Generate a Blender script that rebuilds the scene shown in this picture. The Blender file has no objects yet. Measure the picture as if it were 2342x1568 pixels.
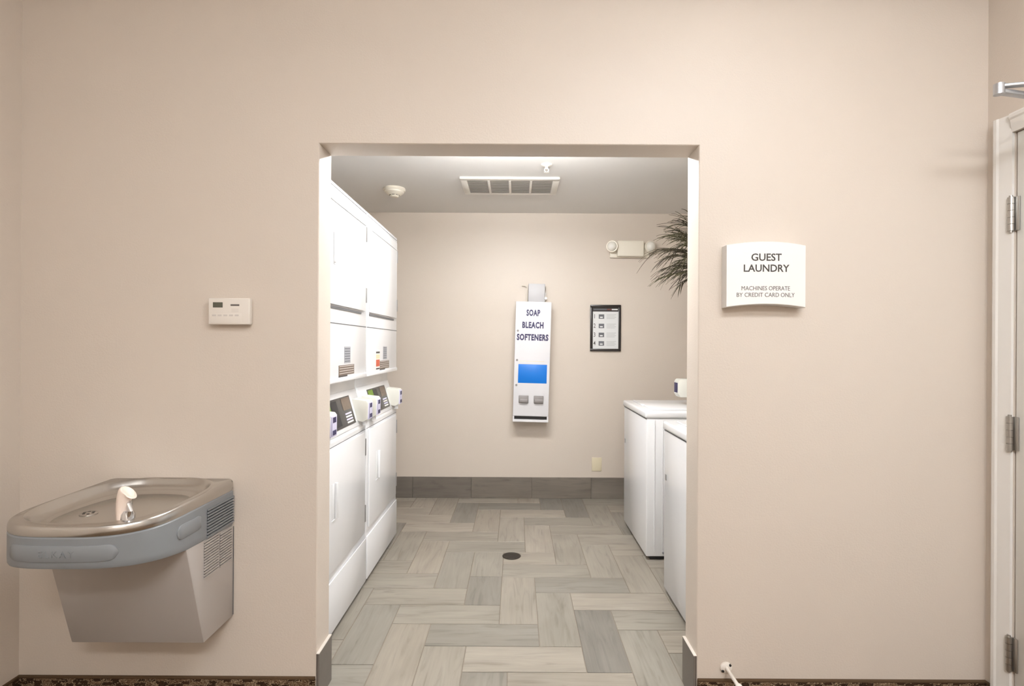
import bpy, bmesh, math, random
from mathutils import Vector, Matrix
random.seed(7)
SC = bpy.context.scene
COL = SC.collection
R = math.radians

# ------------------------------------------------------------------ camera, world, exposure
F, D, H, CX, CY, TH = 1212.0, 1.93, 1.301, 1182.0, 790.0, R(0.3)
cd = bpy.data.cameras.new('camera'); cam = bpy.data.objects.new('camera', cd); COL.objects.link(cam)
cd.sensor_width = 36.0; cd.lens = F / 2342 * 36; cd.clip_start = 0.02
cd.shift_x = -(CX - 1171) / 2342; cd.shift_y = (CY - 784) / 2342
cam.location = (0, -D, H); cam.rotation_euler = (R(90), -TH, 0)
SC.camera = cam
w = bpy.data.worlds.new('world'); SC.world = w; w.use_nodes = True
w.node_tree.nodes['Background'].inputs[0].default_value = (1, .97, .93, 1)
w.node_tree.nodes['Background'].inputs[1].default_value = 0.0
vs = SC.view_settings
vs.view_transform = 'Standard'; vs.look = 'None'; vs.gamma = 1; vs.use_curve_mapping = False
vs.exposure = 0.13
SC.cycles.max_bounces = 10; SC.cycles.diffuse_bounces = 6

P_CAN, P_HALL_L, P_HALL_R, P_HALL_B, P_LAUNDRY = 0.8, 5.0, 48.0, 70.0, 87.0     # lamp powers (W)

# ------------------------------------------------------------------ pixel -> place
def un(px, py):
    u = (px - CX) / F; v = -(py - CY) / F
    return u * math.cos(TH) - v * math.sin(TH), u * math.sin(TH) + v * math.cos(TH)
def onY(px, py, Y):                                   # on a wall at depth Y -> (X, Z)
    u, v = un(px, py); return u * (Y + D), H + v * (Y + D)
def onZ(px, py, z):                                   # on a floor / ceiling -> (X, Y)
    u, v = un(px, py); d = (z - H) / v; return u * d, d - D
def onX(px, py, x):                                   # on a side wall -> (Y, Z)
    u, v = un(px, py); d = x / u; return d - D, H + v * d

# ------------------------------------------------------------------ materials
def lin(c):
    return tuple(((x / 255) / 12.92 if x / 255 <= .04045 else ((x / 255 + .055) / 1.055) ** 2.4) for x in c) + (1,)
def nodes(name):
    m = bpy.data.materials.new(name); m.use_nodes = True
    nt = m.node_tree; return m, nt, nt.nodes['Principled BSDF']
def mat(name, c, rough=.5, metal=0, spec=.5, bump=None, var=None, aniso=None, coat=0):
    m, nt, b = nodes(name)
    b.inputs['Base Color'].default_value = lin(c); b.inputs['Roughness'].default_value = rough
    b.inputs['Metallic'].default_value = metal; b.inputs['Specular IOR Level'].default_value = spec
    b.inputs['Coat Weight'].default_value = coat
    tc = nt.nodes.new('ShaderNodeTexCoord')
    if var:                                           # gentle colour variation (scale, amount)
        n = nt.nodes.new('ShaderNodeTexNoise'); n.inputs['Scale'].default_value = var[0]; n.inputs['Detail'].default_value = 4
        nt.links.new(tc.outputs['Object'], n.inputs['Vector'])
        r = nt.nodes.new('ShaderNodeMapRange'); r.inputs[3].default_value = 1 - var[1]; r.inputs[4].default_value = 1 + var[1]
        nt.links.new(n.outputs['Fac'], r.inputs[0])
        mx = nt.nodes.new('ShaderNodeVectorMath'); mx.operation = 'SCALE'; mx.inputs[0].default_value = lin(c)[:3]
        nt.links.new(r.outputs[0], mx.inputs['Scale']); nt.links.new(mx.outputs[0], b.inputs['Base Color'])
    if bump:                                          # (scale, strength, distance)
        n = nt.nodes.new('ShaderNodeTexNoise'); n.inputs['Scale'].default_value = bump[0]; n.inputs['Detail'].default_value = 3
        nt.links.new(tc.outputs['Object'], n.inputs['Vector'])
        bp = nt.nodes.new('ShaderNodeBump'); bp.inputs['Strength'].default_value = bump[1]; bp.inputs['Distance'].default_value = bump[2]
        nt.links.new(n.outputs['Fac'], bp.inputs['Height']); nt.links.new(bp.outputs[0], b.inputs['Normal'])
    if aniso:                                         # brushed grain (stretch vector)
        mp = nt.nodes.new('ShaderNodeMapping'); mp.inputs['Scale'].default_value = aniso
        n = nt.nodes.new('ShaderNodeTexNoise'); n.inputs['Scale'].default_value = 1; n.inputs['Detail'].default_value = 2
        nt.links.new(tc.outputs['Object'], mp.inputs[0]); nt.links.new(mp.outputs[0], n.inputs['Vector'])
        r = nt.nodes.new('ShaderNodeMapRange'); r.inputs[3].default_value = rough - .015; r.inputs[4].default_value = rough + .02
        nt.links.new(n.outputs['Fac'], r.inputs[0]); nt.links.new(r.outputs[0], b.inputs['Roughness'])
    return m
def emit(name, c, s):
    m, nt, b = nodes(name)
    b.inputs['Base Color'].default_value = lin(c); b.inputs['Emission Color'].default_value = lin(c); b.inputs['Emission Strength'].default_value = s
    return m

def wood_tile(name, base, warm, dark):
    m, nt, b = nodes(name); L = nt.links.new
    tc = nt.nodes.new('ShaderNodeTexCoord'); oi = nt.nodes.new('ShaderNodeObjectInfo')
    off = nt.nodes.new('ShaderNodeVectorMath'); off.operation = 'SCALE'; off.inputs[0].default_value = (37, 91, 13)
    L(oi.outputs['Random'], off.inputs['Scale'])
    ad = nt.nodes.new('ShaderNodeVectorMath'); L(tc.outputs['Object'], ad.inputs[0]); L(off.outputs[0], ad.inputs[1])
    def noise(sc, scale, detail, dist):
        mp = nt.nodes.new('ShaderNodeMapping'); mp.inputs['Scale'].default_value = sc; L(ad.outputs[0], mp.inputs[0])
        n = nt.nodes.new('ShaderNodeTexNoise'); n.inputs['Scale'].default_value = scale; n.inputs['Detail'].default_value = detail
        n.inputs['Distortion'].default_value = dist; L(mp.outputs[0], n.inputs['Vector']); return n
    n1 = noise((1.8, 14, 5), 1.6, 5, 1.6); n2 = noise((3, 95, 5), 1.2, 3, .4); n3 = noise((2.2, 6, 2), 1.0, 2, .6)
    def ramp(fac, stops):
        r = nt.nodes.new('ShaderNodeValToRGB'); L(fac, r.inputs[0]); e = r.color_ramp.elements
        e[0].position, e[0].color = stops[0]; e[1].position, e[1].color = stops[-1]
        for p, c in stops[1:-1]:
            q = e.new(p); q.color = c
        return r
    rr = ramp(oi.outputs['Random'], [(0, lin(dark)), (.22, lin(base)), (.5, lin(warm)), (.75, lin(base)), (1, lin(tuple(min(255, x + 9) for x in warm)))])
    g1 = ramp(n1.outputs['Fac'], [(.25, (.70, .695, .685, 1)), (.45, (.96, .96, .955, 1)), (.72, (1.05, 1.045, 1.035, 1))])
    g2 = ramp(n2.outputs['Fac'], [(.3, (.95, .95, .95, 1)), (.6, (1.02, 1.02, 1.02, 1))])
    g3 = ramp(n3.outputs['Fac'], [(.3, (.88, .87, .86, 1)), (.7, (1.07, 1.07, 1.07, 1))])
    cur = rr.outputs[0]
    for g in (g1, g2, g3):
        mx = nt.nodes.new('ShaderNodeVectorMath'); mx.operation = 'MULTIPLY'; L(cur, mx.inputs[0]); L(g.outputs[0], mx.inputs[1]); cur = mx.outputs[0]
    L(cur, b.inputs['Base Color'])
    b.inputs['Roughness'].default_value = .42; b.inputs['Specular IOR Level'].default_value = .4
    bp = nt.nodes.new('ShaderNodeBump'); bp.inputs['Strength'].default_value = .15; bp.inputs['Distance'].default_value = .002
    L(n2.outputs['Fac'], bp.inputs['Height']); L(bp.outputs[0], b.inputs['Normal'])
    return m
def carpet(name):
    m, nt, b = nodes(name); L = nt.links.new
    tc = nt.nodes.new('ShaderNodeTexCoord')
    mp = nt.nodes.new('ShaderNodeMapping'); mp.inputs['Scale'].default_value = (30, 30, 70); L(tc.outputs['Object'], mp.inputs[0])
    v = nt.nodes.new('ShaderNodeTexVoronoi'); v.distance = 'CHEBYCHEV'; v.inputs['Scale'].default_value = 1.0; L(mp.outputs[0], v.inputs['Vector'])
    mp2 = nt.nodes.new('ShaderNodeMapping'); mp2.inputs['Scale'].default_value = (150, 150, 260); L(tc.outputs['Object'], mp2.inputs[0])
    v2 = nt.nodes.new('ShaderNodeTexVoronoi'); v2.distance = 'CHEBYCHEV'; v2.inputs['Scale'].default_value = 1.0; L(mp2.outputs[0], v2.inputs['Vector'])
    s = nt.nodes.new('ShaderNodeMath'); s.operation = 'ADD'; L(v.outputs['Distance'], s.inputs[0])
    sc = nt.nodes.new('ShaderNodeMath'); sc.operation = 'MULTIPLY'; sc.inputs[1].default_value = .5; L(v2.outputs['Distance'], sc.inputs[0]); L(sc.outputs[0], s.inputs[1])
    r = nt.nodes.new('ShaderNodeValToRGB'); L(s.outputs[0], r.inputs[0]); e = r.color_ramp.elements
    r.color_ramp.interpolation = 'CONSTANT'
    e[0].position = 0; e[0].color = lin((66, 48, 34)); e[1].position = .45; e[1].color = lin((52, 38, 28))
    for p, c in ((.62, (150, 130, 106)), (.74, (84, 64, 48)), (.86, (126, 104, 82))):
        q = e.new(p); q.color = lin(c)
    L(r.outputs[0], b.inputs['Base Color']); b.inputs['Roughness'].default_value = 1; b.inputs['Specular IOR Level'].default_value = .1
    bp = nt.nodes.new('ShaderNodeBump'); bp.inputs['Strength'].default_value = .6; bp.inputs['Distance'].default_value = .003
    L(s.outputs[0], bp.inputs['Height']); L(bp.outputs[0], b.inputs['Normal'])
    return m

WALLC = (209, 199, 188)
M = dict(
    wall=mat('beige_wall_paint', WALLC, .42, spec=.4, bump=(150, .3, .002), var=(1.3, .012)),
    ceil=mat('white_ceiling_paint', (228, 226, 223), .8, spec=.2, bump=(120, .2, .002)),
    carpet=carpet('brown_patterned_carpet'),
    binding=mat('brown_carpet_binding', (92, 74, 56), .9, spec=.1, bump=(400, .4, .001)),
    grout=mat('grey_grout', (138, 129, 118), .9, spec=.2, bump=(200, .3, .001)),
    tile=wood_tile('wood_look_floor_tile', (143, 138, 129), (153, 145, 134), (122, 118, 112)),
    base_tile=wood_tile('wood_look_base_tile', (112, 106, 99), (122, 115, 106), (95, 89, 87)),
    jamb_tile=mat('dark_grey_base_tile', (112, 106, 100), .5, bump=(60, .2, .002), var=(14, .1)),
    jamb_edge=mat('unglazed_tile_edge', (205, 198, 190), .6),
    caulk=mat('dark_tile_adhesive', (62, 48, 40), .9),
    trim=mat('white_trim_paint', (226, 224, 220), .35),
    door=mat('white_door_paint', (224, 223, 219), .4),
    steel=mat('brushed_hinge_steel', (186, 184, 180), .36, 1, aniso=(40, 40, 300)),
    alu=mat('silver_closer_paint', (190, 192, 196), .32, .85),
    enamel=mat('white_appliance_enamel', (237, 239, 242), .22, spec=.5, coat=.2),
    seam=mat('grey_seam', (96, 96, 98), .6),
    hinge_w=mat('grey_appliance_hinge', (140, 140, 140), .4, .3),
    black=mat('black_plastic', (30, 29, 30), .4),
    charcoal=mat('charcoal_control_face', (66, 64, 62), .35),
    green=mat('green_print', (110, 140, 48), .5),
    ink=mat('navy_print', (44, 40, 82), .5),
    lilac=mat('pale_lilac_label', (214, 212, 236), .45),
    reader=mat('ivory_reader_plastic', (216, 216, 208), .4),
    sticker_brown=mat('brown_notice_print', (112, 98, 86), .5, var=(60, .15)),
    sticker_grey=mat('grey_notice_print', (158, 160, 166), .5, var=(120, .12)),
    sticker_white=mat('white_notice_paper', (236, 232, 228), .5),
    sticker_red=mat('red_orange_print', (196, 92, 62), .5),
    sticker_cream=mat('cream_print', (232, 214, 178), .5),
    print_dark=mat('dark_print', (62, 56, 54), .5),
    stainless=mat('brushed_stainless', (198, 195, 191), .26, 1, aniso=(220, 12, 12)),
    chrome=mat('chrome', (222, 224, 228), .08, 1),
    apron=mat('blue_grey_plastic', (130, 134, 138), .38, spec=.45),
    cabinet=mat('grey_beige_panel', (184, 179, 175), .4, .15, spec=.4),
    louver=mat('louver_metal', (150, 143, 134), .4, .3),
    guard=mat('pale_pink_guard', (238, 222, 210), .35),
    ivory=mat('ivory_plastic', (228, 222, 208), .4),
    coin=mat('dull_grey_coin_metal', (142, 138, 138), .5, .3),
    plate=mat('ivory_wall_plate', (221, 211, 184), .4),
    offwhite=mat('offwhite_plastic', (226, 220, 212), .45),
    lcd=mat('grey_green_lcd', (92, 92, 80), .25),
    panelgrey=mat('pale_grey_recess', (206, 200, 194), .5),
    sign=mat('white_sign_plastic', (232, 231, 229), .35),
    letter=mat('dark_grey_lettering', (62, 58, 56), .5),
    letter_l=mat('mid_grey_lettering', (108, 103, 100), .5),
    disp=mat('white_painted_steel', (222, 222, 226), .35),
    disp_grey=mat('pale_grey_steel', (188, 188, 191), .45),
    blue=mat('bright_blue_label', (0, 112, 206), .35),
    frame=mat('black_frame', (30, 24, 23), .35),
    paper=mat('pale_grey_poster', (214, 216, 217), .5),
    icon=mat('grey_icon_print', (92, 94, 100), .5),
    line=mat('light_grey_print', (176, 178, 180), .5),
    maroon=mat('maroon_print', (112, 66, 62), .5),
    lens=mat('clear_lamp_lens', (232, 230, 222), .12, spec=.6),
    vent=mat('white_vent_metal', (226, 222, 214), .4),
    slat=mat('shaded_grey_slat', (178, 173, 164), .7),  # greyed to paint in the shade between the vent slats
    duct=mat('galvanised_duct', (150, 149, 146), .6, .4),
    leaf=mat('olive_green_leaf', (70, 66, 44), .55, var=(9, .35)),
    leaf2=mat('brown_green_leaf', (66, 58, 43), .6, var=(9, .3)),
    pot=mat('terracotta_brown_pot', (120, 88, 66), .6, bump=(30, .2, .003)),
    soil=mat('dark_moss', (60, 54, 36), .95, bump=(80, .8, .006)),
    drain=mat('dark_bronze_drain', (66, 60, 54), .4, .7),
    rubber=mat('white_rubber', (226, 220, 212), .6),
    lamp=emit('lit_diffuser', (255, 250, 240), 3.0),
)

# ------------------------------------------------------------------ mesh helpers
class MB:
    def __init__(s): s.b = bmesh.new()
    def merge(s, t, mtx=None):
        if mtx is not None: bmesh.ops.transform(t, matrix=mtx, verts=t.verts)
        me = bpy.data.meshes.new('tmp'); t.to_mesh(me); t.free(); s.b.from_mesh(me); bpy.data.meshes.remove(me); return s
    def box(s, x0, x1, y0, y1, z0, z1, r=0, seg=2, mtx=None):
        t = bmesh.new(); bmesh.ops.create_cube(t, size=1)
        for v in t.verts:
            v.co = Vector(((x0 + x1) / 2 + v.co.x * (x1 - x0), (y0 + y1) / 2 + v.co.y * (y1 - y0), (z0 + z1) / 2 + v.co.z * (z1 - z0)))
        if r: bmesh.ops.bevel(t, geom=t.edges[:], offset=min(r, .49 * min(abs(x1 - x0), abs(y1 - y0), abs(z1 - z0))), segments=seg, affect='EDGES', profile=.5)
        return s.merge(t, mtx)
    def cyl(s, p, q, r, r2=None, n=20, caps=True):
        p = Vector(p); q = Vector(q); d = q - p
        t = bmesh.new(); bmesh.ops.create_cone(t, cap_ends=caps, segments=n, radius1=r, radius2=r if r2 is None else r2, depth=d.length)
        m = Matrix.Translation((p + q) / 2) @ d.to_track_quat('Z', 'Y').to_matrix().to_4x4()
        return s.merge(t, m)
    def ball(s, c, rx, ry=None, rz=None, n=16, mtx=None):
        t = bmesh.new(); bmesh.ops.create_uvsphere(t, u_segments=n, v_segments=n // 2 + 2, radius=1)
        m = Matrix.Translation(c) @ (mtx or Matrix()) @ Matrix.Diagonal((rx, ry or rx, rz or rx, 1))
        return s.merge(t, m)
    def prism(s, pts, axis, a0, a1, r=0, seg=2):      # polygon extruded along an axis
        t = bmesh.new()
        def co(p, a):
            return {'x': (a, p[0], p[1]), 'y': (p[0], a, p[1]), 'z': (p[0], p[1], a)}[axis]
        A = [t.verts.new(co(p, a0)) for p in pts]; B = [t.verts.new(co(p, a1)) for p in pts]
        t.faces.new(A); t.faces.new(B[::-1])
        for i in range(len(pts)):
            j = (i + 1) % len(pts); t.faces.new((A[j], A[i], B[i], B[j]))
        bmesh.ops.recalc_face_normals(t, faces=t.faces[:])
        if r: bmesh.ops.bevel(t, geom=t.edges[:], offset=r, segments=seg, affect='EDGES', profile=.5)
        return s.merge(t)
    def rings(s, rs, cap0=True, cap1=True):           # loft through closed rings of equal length
        t = bmesh.new(); V = [[t.verts.new(p) for p in ring] for ring in rs]
        n = len(rs[0])
        for a, b in zip(V, V[1:]):
            for i in range(n):
                j = (i + 1) % n; t.faces.new((a[i], a[j], b[j], b[i]))
        if cap0: t.faces.new(V[0][::-1])
        if cap1: t.faces.new(V[-1])
        bmesh.ops.recalc_face_normals(t, faces=t.faces[:])
        return s.merge(t)
    def tube(s, pts, r, n=8, r1=None):
        rs = []; pts = [Vector(p) for p in pts]; N = len(pts)
        up = Vector((0.13, .31, .94))
        for i, p in enumerate(pts):
            d = (pts[min(i + 1, N - 1)] - pts[max(i - 1, 0)]).normalized()
            a = d.cross(up)
            if a.length < .05: a = d.cross(Vector((1, 0, 0)))
            a.normalize(); b = d.cross(a); rr = r if r1 is None else r + (r1 - r) * i / (N - 1)
            rs.append([p + rr * (math.cos(2 * math.pi * k / n) * a + math.sin(2 * math.pi * k / n) * b) for k in range(n)])
        return s.rings(rs)
    def mesh(s, name, m, smooth=35):
        me = bpy.data.meshes.new(name); s.b.to_mesh(me); s.b.free()
        me.materials.append(m)
        if smooth:
            for p in me.polygons: p.use_smooth = True
            me.set_sharp_from_angle(angle=R(smooth))
        return me
    def obj(s, name, m, parent=None, smooth=35):
        o = bpy.data.objects.new(name, s.mesh(name, m, smooth)); COL.objects.link(o)
        if parent: o.parent = parent
        return o
def tag(o, label=None, cat=None, group=None, kind=None):
    for k, v in (('label', label), ('category', cat), ('group', group), ('kind', kind)):
        if v: o[k] = v
    return o
def thing(name, label, cat, loc, rot=(0, 0, 0), group=None):
    o = bpy.data.objects.new(name, None); COL.objects.link(o); o.location = loc; o.rotation_euler = rot
    o.empty_display_size = .1
    return tag(o, label, cat, group)
def struct(name, mb, m, label, cat, smooth=0):
    return tag(mb.obj(name, m, None, smooth), label, cat, None, 'structure')
def copy_tree(o, parent=None):
    c = o.copy(); COL.objects.link(c); c.parent = parent
    for ch in [x for x in bpy.data.objects if x.parent == o]: copy_tree(ch, c)
    return c
def text(name, body, size, m, parent, loc, facing='-y', sx=1.0, offset=0, extr=.0006, spacing=1.0, warp=None, line=1.0, align='CENTER'):
    c = bpy.data.curves.new(name, 'FONT'); c.body = body; c.size = size; c.align_x = align; c.align_y = 'CENTER'
    c.offset = offset; c.extrude = extr; c.space_character = spacing; c.space_line = line; c.resolution_u = 3
    t = bpy.data.objects.new('tmp_text', c); COL.objects.link(t); bpy.context.view_layer.update()
    me = bpy.data.meshes.new_from_object(t.evaluated_get(bpy.context.evaluated_depsgraph_get()))
    bpy.data.objects.remove(t); bpy.data.curves.remove(c)
    rot = {'-y': Matrix.Rotation(R(90), 4, 'X'), '+x': Matrix.Rotation(R(90), 4, 'Z') @ Matrix.Rotation(R(90), 4, 'X')}[facing]
    me.transform(Matrix.Translation(loc) @ rot @ Matrix.Diagonal((sx, 1, 1, 1)))
    if warp:
        for v in me.vertices: v.co = warp(v.co)
    me.materials.clear(); me.materials.append(m); me.name = name
    o = bpy.data.objects.new(name, me); COL.objects.link(o); o.parent = parent
    return o
def area(name, loc, sx, sy, power, col=(1, .95, .88), parent=None, shape='RECTANGLE', rot=(0, 0, 0), spread=180):
    l = bpy.data.lights.new(name, 'AREA'); l.shape = shape; l.size = sx; l.size_y = sy; l.energy = power; l.color = col; l.spread = R(spread)
    o = bpy.data.objects.new(name, l); COL.objects.link(o); o.location = loc; o.rotation_euler = rot
    if parent: o.parent = parent
    return o

# ------------------------------------------------------------------ room shell
XL, XR = onY(47, 800, 0)[0], onY(2257, 800, 0)[0]         # hall side walls
OL, OR = onY(727, 900, 0)[0], onY(1596, 900, 0)[0]        # opening sides
OT = onY(1165, 330, 0)[1]                                 # opening top
T = 0.125                                                 # wall thickness
YB = onZ(1165, 1138, 0)[1]                                # laundry back wall
CI = onY(1165, 487, YB)[1]                                # laundry ceiling
HC, YR = 2.74, -3.9                                       # hall ceiling, wall behind camera
LX0, LX1 = -1.62, 1.54                                    # laundry side walls

g = MB(); c = .012
pts = [(XL - .1, 0), (OL, 0), (OL, OT), (OR, OT), (OR, 0), (XR + .1, 0), (XR + .1, HC + .1), (XL - .1, HC + .1)]
g.prism(pts, 'y', 0, T)
bv = [e for e in g.b.edges if all(OL - 1e-3 <= v.co.x <= OR + 1e-3 and v.co.z <= OT + 1e-3 and abs(v.co.y) < 1e-4 for v in e.verts)
      and not (abs(e.verts[0].co.z) < 1e-4 and abs(e.verts[1].co.z) < 1e-4)]
bmesh.ops.bevel(g.b, geom=bv, offset=.006, segments=3, affect='EDGES', profile=.5)
struct('wall_front', g, M['wall'], 'beige textured hall wall with the wide opening into the laundry', 'wall', 30)
struct('wall_left', MB().box(XL - .1, XL, YR, 0, 0, HC + .1), M['wall'], 'beige hall side wall next to the water fountain', 'wall')
# right wall with its door opening
DY0, DY1, DZ = -.106, -1.02, 2.045
g = MB().box(XR, XR + .1, DY0, 0, 0, HC + .1).box(XR, XR + .1, YR, DY1, 0, HC + .1).box(XR, XR + .1, DY1, DY0, DZ, HC + .1)
struct('wall_right', g, M['wall'], 'beige hall side wall holding the white hinged door', 'wall')
struct('wall_rear', MB().box(XL - .1, XR + .1, YR - .1, YR, 0, HC + .1), M['wall'], 'plain beige hall wall opposite the laundry opening', 'wall')
struct('ceiling', MB().box(XL - .1, XR + .1, YR - .1, 0, HC, HC + .1), M['ceil'], 'white hall ceiling above the fountain', 'ceiling')
struct('floor', MB().box(XL - .1, XR + .1, YR - .1, .012, -.1, 0), M['carpet'], 'brown patterned hall carpet floor', 'floor')
struct('wall_back', MB().box(LX0 - .1, LX1 + .1, YB, YB + .1, 0, CI + .1), M['wall'], 'beige laundry room wall behind the soap vending box', 'wall')
struct('wall_laundry_left', MB().box(LX0 - .1, LX0, T, YB, 0, CI + .1), M['wall'], 'beige laundry room wall behind the stacked dryers', 'wall')
struct('wall_laundry_right', MB().box(LX1, LX1 + .1, T, YB, 0, CI + .1), M['wall'], 'beige laundry room wall behind the top loading washers', 'wall')
vx0, vy0 = onZ(1051, 403, CI); vx1, _ = onZ(1281, 403, CI); _, vy1 = onZ(1170, 441, CI)
HX0, HX1, HY0, HY1 = vx0 + .04, vx1 - .04, vy0 + .04, vy1 - .03         # duct opening
g = MB().box(LX0 - .1, LX1 + .1, T, HY0, CI, CI + .1).box(LX0 - .1, LX1 + .1, HY1, YB + .1, CI, CI + .1)
g.box(LX0 - .1, HX0, HY0, HY1, CI, CI + .1).box(HX1, LX1 + .1, HY0, HY1, CI, CI + .1)
struct('ceiling_laundry', g, M['ceil'], 'white laundry room ceiling with vent and smoke detector', 'ceiling')

# floor of the laundry: grout bed + herringbone of wood-look tiles
fl = struct('floor_laundry', MB().box(LX0, LX1, .012, YB, -.1, -.003), M['grout'], 'laundry room floor of grey wood-look herringbone tiles', 'floor')
Wt, Lt, GAP = .1815, .5, .0035
P0 = Vector((-.576, .546))
bt = MB().box(-Lt / 2 + GAP / 2, Lt / 2 - GAP / 2, -Wt / 2 + GAP / 2, Wt / 2 - GAP / 2, -.003, 0, .0012, 1)
tile_me = bt.mesh('tile', M['tile'], 0)
FX0, FX1, FY0, FY1 = LX0 + .002, LX1 - .002, .014, YB - .002
def put_tile(x0, y0, x1, y1, vert):
    full = x0 >= FX0 and x1 <= FX1 and y0 >= FY0 and y1 <= FY1 and abs(max(x1 - x0, y1 - y0) - Lt) < 1e-4
    x0, x1, y0, y1 = max(x0, FX0), min(x1, FX1), max(y0, FY0), min(y1, FY1)
    if x1 - x0 < .012 or y1 - y0 < .012: return
    cx, cy = (x0 + x1) / 2, (y0 + y1) / 2
    if full and (x1 - x0 > Lt - .001 or y1 - y0 > Lt - .001):
        me = tile_me
    else:
        l, h = ((y1 - y0), (x1 - x0)) if vert else ((x1 - x0), (y1 - y0))
        me = MB().box(-l / 2 + GAP / 2, l / 2 - GAP / 2, -h / 2 + GAP / 2, h / 2 - GAP / 2, -.003, 0, .0012, 1).mesh('tile', M['tile'], 0)
    o = bpy.data.objects.new('tile', me); COL.objects.link(o); o.parent = fl
    o.location = (cx, cy, 0); o.rotation_euler = (0, 0, R(90) if vert else 0)
for mI in range(-4, 8):
    for k in range(-22, 23):
        x, y = P0.x + k * Wt + mI * Lt, P0.y - k * Wt + mI * Lt
        if (mI, k) == (1, -1):                            # cut tiles by the floor drain
            put_tile(x + Wt, y, x + Lt, y + Wt, False)
        else: put_tile(x, y, x + Lt, y + Wt, False)
        if (mI, k) == (0, -1):
            put_tile(x + Lt, y, x + Lt + Wt, y + .33, True); put_tile(x + Lt, y + .33, x + Lt + Wt, y + Lt + Wt, True)
        else: put_tile(x + Lt, y, x + Lt + Wt, y + Lt, True)

# tile base along the laundry back wall
bb = struct('baseboard_back', MB().box(LX0, LX1, YB - .004, YB, 0, .178), M['grout'], 'grey wood-look tile base along the laundry back wall', 'baseboard')
xs = [onY(p, 1115, YB)[0] for p in (944.5, 1078, 1216, 1351.5)]
xs = [xs[0] - 1.0, xs[0] - .5] + xs + [xs[-1] + .5]
xs = [max(x, LX0) for x in xs] + [LX1]
for a, b in zip(xs, xs[1:]):
    if b - a > .02:
        o = MB().box(-(b - a) / 2 + .0015, (b - a) / 2 - .0015, -.089, .089, -.005, .005, .0012, 1).obj('tile', M['base_tile'], bb, 0)
        o.location = ((a + b) / 2, YB - .009, .0895); o.rotation_euler = (R(90), 0, 0)
# tile base on the two reveals of the opening
ZJ = onY(727, 1493, 0)[1]
for nm, x, s in (('left', OL, 1), ('right', OR, -1)):
    e = struct('baseboard_opening_' + nm, MB().box(min(x, x + s * .003), max(x, x + s * .003), .001, T, 0, ZJ - .001), M['caulk'],
               'dark tile base on the opening side by the ' + ('dryers' if s > 0 else 'washers'), 'baseboard')
    MB().box(min(x + s * .003, x + s * .011), max(x + s * .003, x + s * .011), -.003, T + .003, .001, ZJ - .0025, .0008, 1).obj('tile', M['jamb_tile'], e, 0)
    MB().box(min(x, x + s * .011), max(x, x + s * .011), -.003, T + .003, ZJ - .0025, ZJ, 0).obj('tile_edge', M['jamb_edge'], e, 0)
# carpet base with binding along the hall walls
ZC = onY(500, 1544, 0)[1]
for nm, bx, lab in (('front', (XL, OL - .003, -.009, 0), 'brown carpet base under the water fountain'),
                    ('front', (OR + .003, XR, -.009, 0), 'brown carpet base under the guest laundry sign'),
                    ('left', (XL, XL + .009, YR, -.009), 'brown carpet base along the side wall by the fountain'),
                    ('right', (XR - .009, XR, -.038, -.009), 'short brown carpet base beside the door casing'),
                    ('rear', (XL + .009, XR, YR, YR + .009), 'brown carpet base along the wall opposite the opening')):
    e = struct('baseboard_' + nm, MB().box(*bx, 0, ZC - .009), M['carpet'], lab, 'baseboard')
    x0, x1, y0, y1 = bx
    MB().box(x0, x1, y0 - .001, y1, ZC - .009, ZC, .002, 2).obj('binding', M['binding'], e)

# door with casing, hinges
dr = thing('door_1', 'white hinged door in the hall side wall', 'door', (0, 0, 0)); dr['kind'] = 'structure'
MB().box(XR + .002, XR + .046, DY1 + .004, DY0 - .006, .008, DZ - .004, .002).obj('door_slab', M['door'], dr)
MB().box(XR + .05, XR + .09, DY1 + .001, DY0 - .001, .0, DZ - .001).obj('door_stop', M['trim'], dr)
for z in (1.763, 1.008, .25):
    hg = MB().box(XR - .004, XR + .0015, DY0 - .019, DY0 - .003, z - .058, z + .058, .001).obj('hinge', M['steel'], dr)
    k = MB()
    for i in range(5):
        k.cyl((XR - .011, DY0 + .003, z - .058 + i * .0234), (XR - .011, DY0 + .003, z - .058 + i * .0234 + .0222), .0098, n=16)
    k.cyl((XR - .011, DY0 + .003, z - .064), (XR - .011, DY0 + .003, z + .064), .0055, n=12)
    k.obj('hinge_barrel', M['steel'], hg)
tr = thing('trim_1', 'white moulded casing around the hinged door', 'trim', (0, 0, 0)); tr['kind'] = 'structure'
CW = .063
def casing(name, prof_w, axis, a0, a1, flip, base):
    # profile: thick outer edge stepping down to the door
    pr = [(0, 0), (0, .019), (.006, .022), (.016, .0215), (.022, .017), (.042, .0135), (.05, .011), (prof_w, .009), (prof_w, 0)]
    g = MB()
    if axis == 'z':
        g.prism([(XR - h, base + (w_ if flip else -w_)) for w_, h in pr], 'z', a0, a1)
    else:
        g.prism([(XR - h, base - w_) for w_, h in pr], 'y', a0, a1)
    return g.obj(name, M['trim'], tr, 20)
casing('side_casing', CW, 'z', 0, DZ + CW, False, DY0 + CW + .002)
casing('side_casing', CW, 'z', 0, DZ + CW, True, DY1 - CW - .002)
casing('head_casing', CW, 'y', DY1 - CW, DY0 + .002, False, DZ + CW)

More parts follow.
